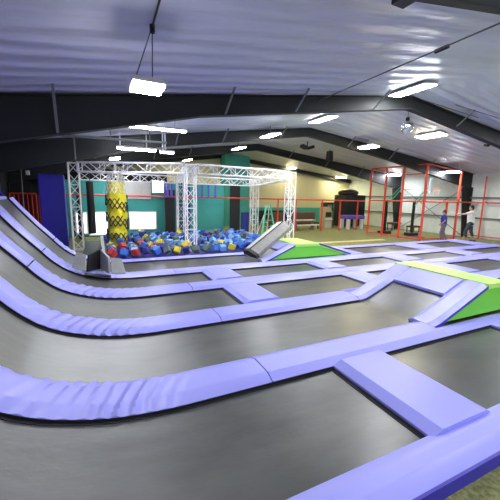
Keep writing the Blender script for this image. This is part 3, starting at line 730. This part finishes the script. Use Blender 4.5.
MB().box(11.7, 13.2, 17.3, 17.5, ZF + .38, ZF + .43).build('bench_board', 'white', t)
t = thing('arcade_cabinet', 'yellowish arcade cabinet with white front behind the railing', 'arcade machine', (14.8, 18.4, ZF))
MB().prism_y([(14.35, ZF), (15.05, ZF), (15.05, 1.1), (14.8, 1.45), (14.35, 1.45)], 18.1, 18.7).build('cabinet', 'wood', t, bevel=.02)
MB().box(14.45, 14.95, 18.07, 18.095, .75, 1.1).build('screen', 'blackv', t); MB().box(14.42, 14.98, 18.0, 18.09, .55, .68).build('control_panel', 'white', t)
MB().box(14.45, 14.95, 18.07, 18.095, .0, .45).build('door', 'greymat', t)
t = thing('black_booth', 'large black booth with domed top in the far corner', 'booth', (18.3, 19.6, ZF))
MB().box(17.2, 19.2, 19.2, 20.6, ZF, 2.35).build('cabin', 'blackv', t, bevel=.05)
m = MB().ball((18.0, 19.9, 2.5), .9, 16, 10, (1, .75, .35)); m.build('dome', 'blackv', t)
MB().box(17.2, 18.7, 19.16, 19.19, .3, 2.2).build('curtain', 'steel', t)
t = thing('games_table', 'violet topped games table with white legs before the black booth', 'games table', (17.0, 18.0, ZF))
MB().box(15.95, 17.6, 17.55, 18.4, .62, .88).build('cabinet', 'purple', t, bevel=.02)
for x in (16.15, 17.4):
    for y in (17.65, 18.3): MB().box(x - .12, x + .12, y - .08, y + .08, ZF, .62).build('leg', 'white', t)
t = thing('vending_machine', 'tall dark vending machine beside the arcade cabinet', 'vending machine', (15.9, 19.8, ZF))
MB().box(15.6, 16.3, 19.5, 20.2, ZF, 1.75).build('cabinet', 'blackv', t, bevel=.03); MB().box(15.7, 16.1, 19.47, 19.495, .5, 1.6).build('door', 'girt', t)

# ------------------------------------------------------------------ people
def blob(name, caps, balls, mt, parent, vox=.02, smooth=3):
    m = MB()
    for a, b, ra, rb in caps:
        m.tube(a, b, ra, rb, 12); m.ball(a, ra, 12, 8); m.ball(b, rb, 12, 8)
    for c_, r_, sc in balls: m.ball(c_, r_, 16, 10, sc)
    o = m.build(name, mt)
    q = o.modifiers.new('r', 'REMESH'); q.mode = 'VOXEL'; q.voxel_size = vox
    q = o.modifiers.new('s', 'SMOOTH'); q.iterations = smooth; q.factor = .5
    dg = bpy.context.evaluated_depsgraph_get(); me = bpy.data.meshes.new_from_object(o.evaluated_get(dg)); me.name = name
    for p in me.polygons: p.use_smooth = True
    bpy.data.objects.remove(o)
    n = bpy.data.objects.new(name, me); C.objects.link(n)
    if parent: n.parent = parent
    return n
def person(label, loc, heading, scale, J, top, bottom, hairm, shorts=False):
    # local frame: x = right of the body, y = forward, z = up, body about 1.78 tall
    t = thing('person', label, 'person', loc)
    sh = [(J['shL'], J['elL'], .05, .042), (J['elL'], J['wrL'], .04, .028), (J['shR'], J['elR'], .05, .042), (J['elR'], J['wrR'], .04, .028)]
    lg = [(J['hipL'], J['knL'], .085, .058), (J['knL'], J['anL'], .055, .036), (J['hipR'], J['knR'], .085, .058), (J['knR'], J['anR'], .055, .036)]
    H = Vector(J['head']); ch = Vector((0, J.get('lean', 0), 1.32)); pe = Vector((0, 0, .95))
    caps = sh + lg + [((ch.x, ch.y, 1.45), H - Vector((0, .01, .08)), .055, .05), (pe, ch, .13, .14)]
    caps += [(J['anL'], Vector(J['anL']) + Vector((0, .15, -.05)), .038, .03), (J['anR'], Vector(J['anR']) + Vector((0, .15, -.05)), .038, .03)]
    balls = [(H, .105, (.78, .92, 1.12)), (H + Vector((0, .088, -.015)), .02, (.7, 1.1, 1.2)), (H + Vector((0, .06, -.075)), .045, (.9, .8, .7)), (H + Vector((.078, 0, -.01)), .028, (.4, .7, 1)), (H + Vector((-.078, 0, -.01)), .028, (.4, .7, 1)),
             (ch, .15, (1.15, .75, 1.1)), (pe, .14, (1.15, .85, .9))]
    for s_, wr, el in ((-1, J['wrL'], J['elL']), (1, J['wrR'], J['elR'])):
        w = Vector(wr); d = (w - Vector(el)).normalized(); side = d.cross(Vector((0, 1, .3))).normalized(); up_ = side.cross(d)
        pc = w + d * .05; caps.append((w, pc + d * .03, .028, .032))
        for k, L in enumerate((.062, .075, .07, .055)):
            b0 = pc + d * .03 + side * (.013 * (k - 1.5) * 1.6); kn = b0 + d * L * .55; caps += [(b0, kn, .0105, .0100), (kn, kn + (d * .8 - up_ * .5).normalized() * L * .5, .0098, .0085)]
        b0 = w + d * .03 - side * .026; caps.append((b0, b0 + (d * .6 - side * .7).normalized() * .06, .012, .0095))
    body = blob('body', caps, balls, 'skin', t, .0125, 2)
    # clothes
    slL = Vector(J['shL']).lerp(Vector(J['elL']), .62); slR = Vector(J['shR']).lerp(Vector(J['elR']), .62)
    blob('shirt', [(J['shL'], slL, .07, .066), (J['shR'], slR, .07, .066), (pe + Vector((0, 0, -.03)), ch, .155, .165), (J['shL'], J['shR'], .068, .068)], [(ch, .172, (1.18, .8, 1.1)), (pe + Vector((0, 0, .02)), .155, (1.18, .95, .9))], top, t, .02, 2)
    e = .97 if not shorts else .45
    tl = [(J['hipL'], J['knL'], .108, .078), (J['hipR'], J['knR'], .108, .078)]
    for kn, an in (('knL', 'anL'), ('knR', 'anR')):
        b = Vector(J[kn]).lerp(Vector(J[an]), e); tl.append((J[kn], b, .078, .062))
    blob('trousers', tl, [(pe + Vector((0, 0, -.04)), .16, (1.14, .95, .8))], bottom, t, .02, 2)
    for a in ('anL', 'anR'):
        A_ = Vector(J[a]); blob('shoe', [(A_ + Vector((0, -.03, -.03)), A_ + Vector((0, .17, -.055)), .05, .042), (A_ + Vector((0, -.04, -.05)), A_ + Vector((0, .16, -.065)), .045, .036)], [], 'shoe', t, .015, 2)
    blob('hair', [], [(H + Vector((0, -.018, .03)), .112, (.84, .90, 1.02)), (H + Vector((0, -.05, -.02)), .09, (.85, .7, .9))], hairm, t, .014, 2)
    m = MB()
    for s_ in (-1, 1): m.ball(H + Vector((s_ * .032, .088, .012)), .011, 8, 6)
    m.build('eyes', 'hair').parent = t
    MB().obox(H + Vector((0, .094, -.052)), (.045, .01, .009)).build('mouth', mat('lip', (.35, .12, .10), .6)).parent = t
    t.rotation_euler = (0, 0, heading); t.scale = (scale,) * 3
    return t
man = dict(shL=(-.19, 0, 1.46), shR=(.19, 0, 1.46), elL=(-.22, .26, 1.36), wrL=(-.20, .50, 1.34), elR=(.27, -.06, 1.18), wrR=(.26, .06, .96),
           hipL=(-.10, 0, .93), hipR=(.10, 0, .93), knL=(-.12, .16, .52), anL=(-.13, .20, .09), knR=(.12, -.06, .50), anR=(.13, -.22, .11), head=(0, .03, 1.66), lean=.02)
boy = dict(shL=(-.18, 0, 1.45), shR=(.18, 0, 1.45), elL=(-.23, -.04, 1.17), wrL=(-.2, .14, .98), elR=(.23, -.03, 1.17), wrR=(.2, .15, .98),
           hipL=(-.10, 0, .93), hipR=(.10, 0, .93), knL=(-.11, .10, .50), anL=(-.11, .06, .09), knR=(.11, -.02, .50), anR=(.11, -.20, .11), head=(0, .04, 1.65), lean=.03)
hd = math.atan2(.87, -.49) - math.pi / 2
person('man in white t-shirt and charcoal trousers walking with one arm stretched out', (17.87, 10.3, ZF), hd - .05, 1.10, man, 'tee', 'trous', 'hair', True)
person('slimmer person in blue t-shirt and grey jeans walking beside the red cage', (16.85, 11.08, ZF), hd + .1, .955, boy, 'bluetee', 'jeans', 'brownhair')

# ------------------------------------------------------------------ world, colour management
w = bpy.data.worlds.new('world'); bpy.context.scene.world = w; w.use_nodes = True
w.node_tree.nodes['Background'].inputs[0].default_value = (.85, .88, 1, 1); w.node_tree.nodes['Background'].inputs[1].default_value = .85
vs_ = bpy.context.scene.view_settings
vs_.view_transform = 'Standard'; vs_.look = 'None'; vs_.exposure = 0; vs_.gamma = 1; vs_.use_curve_mapping = False
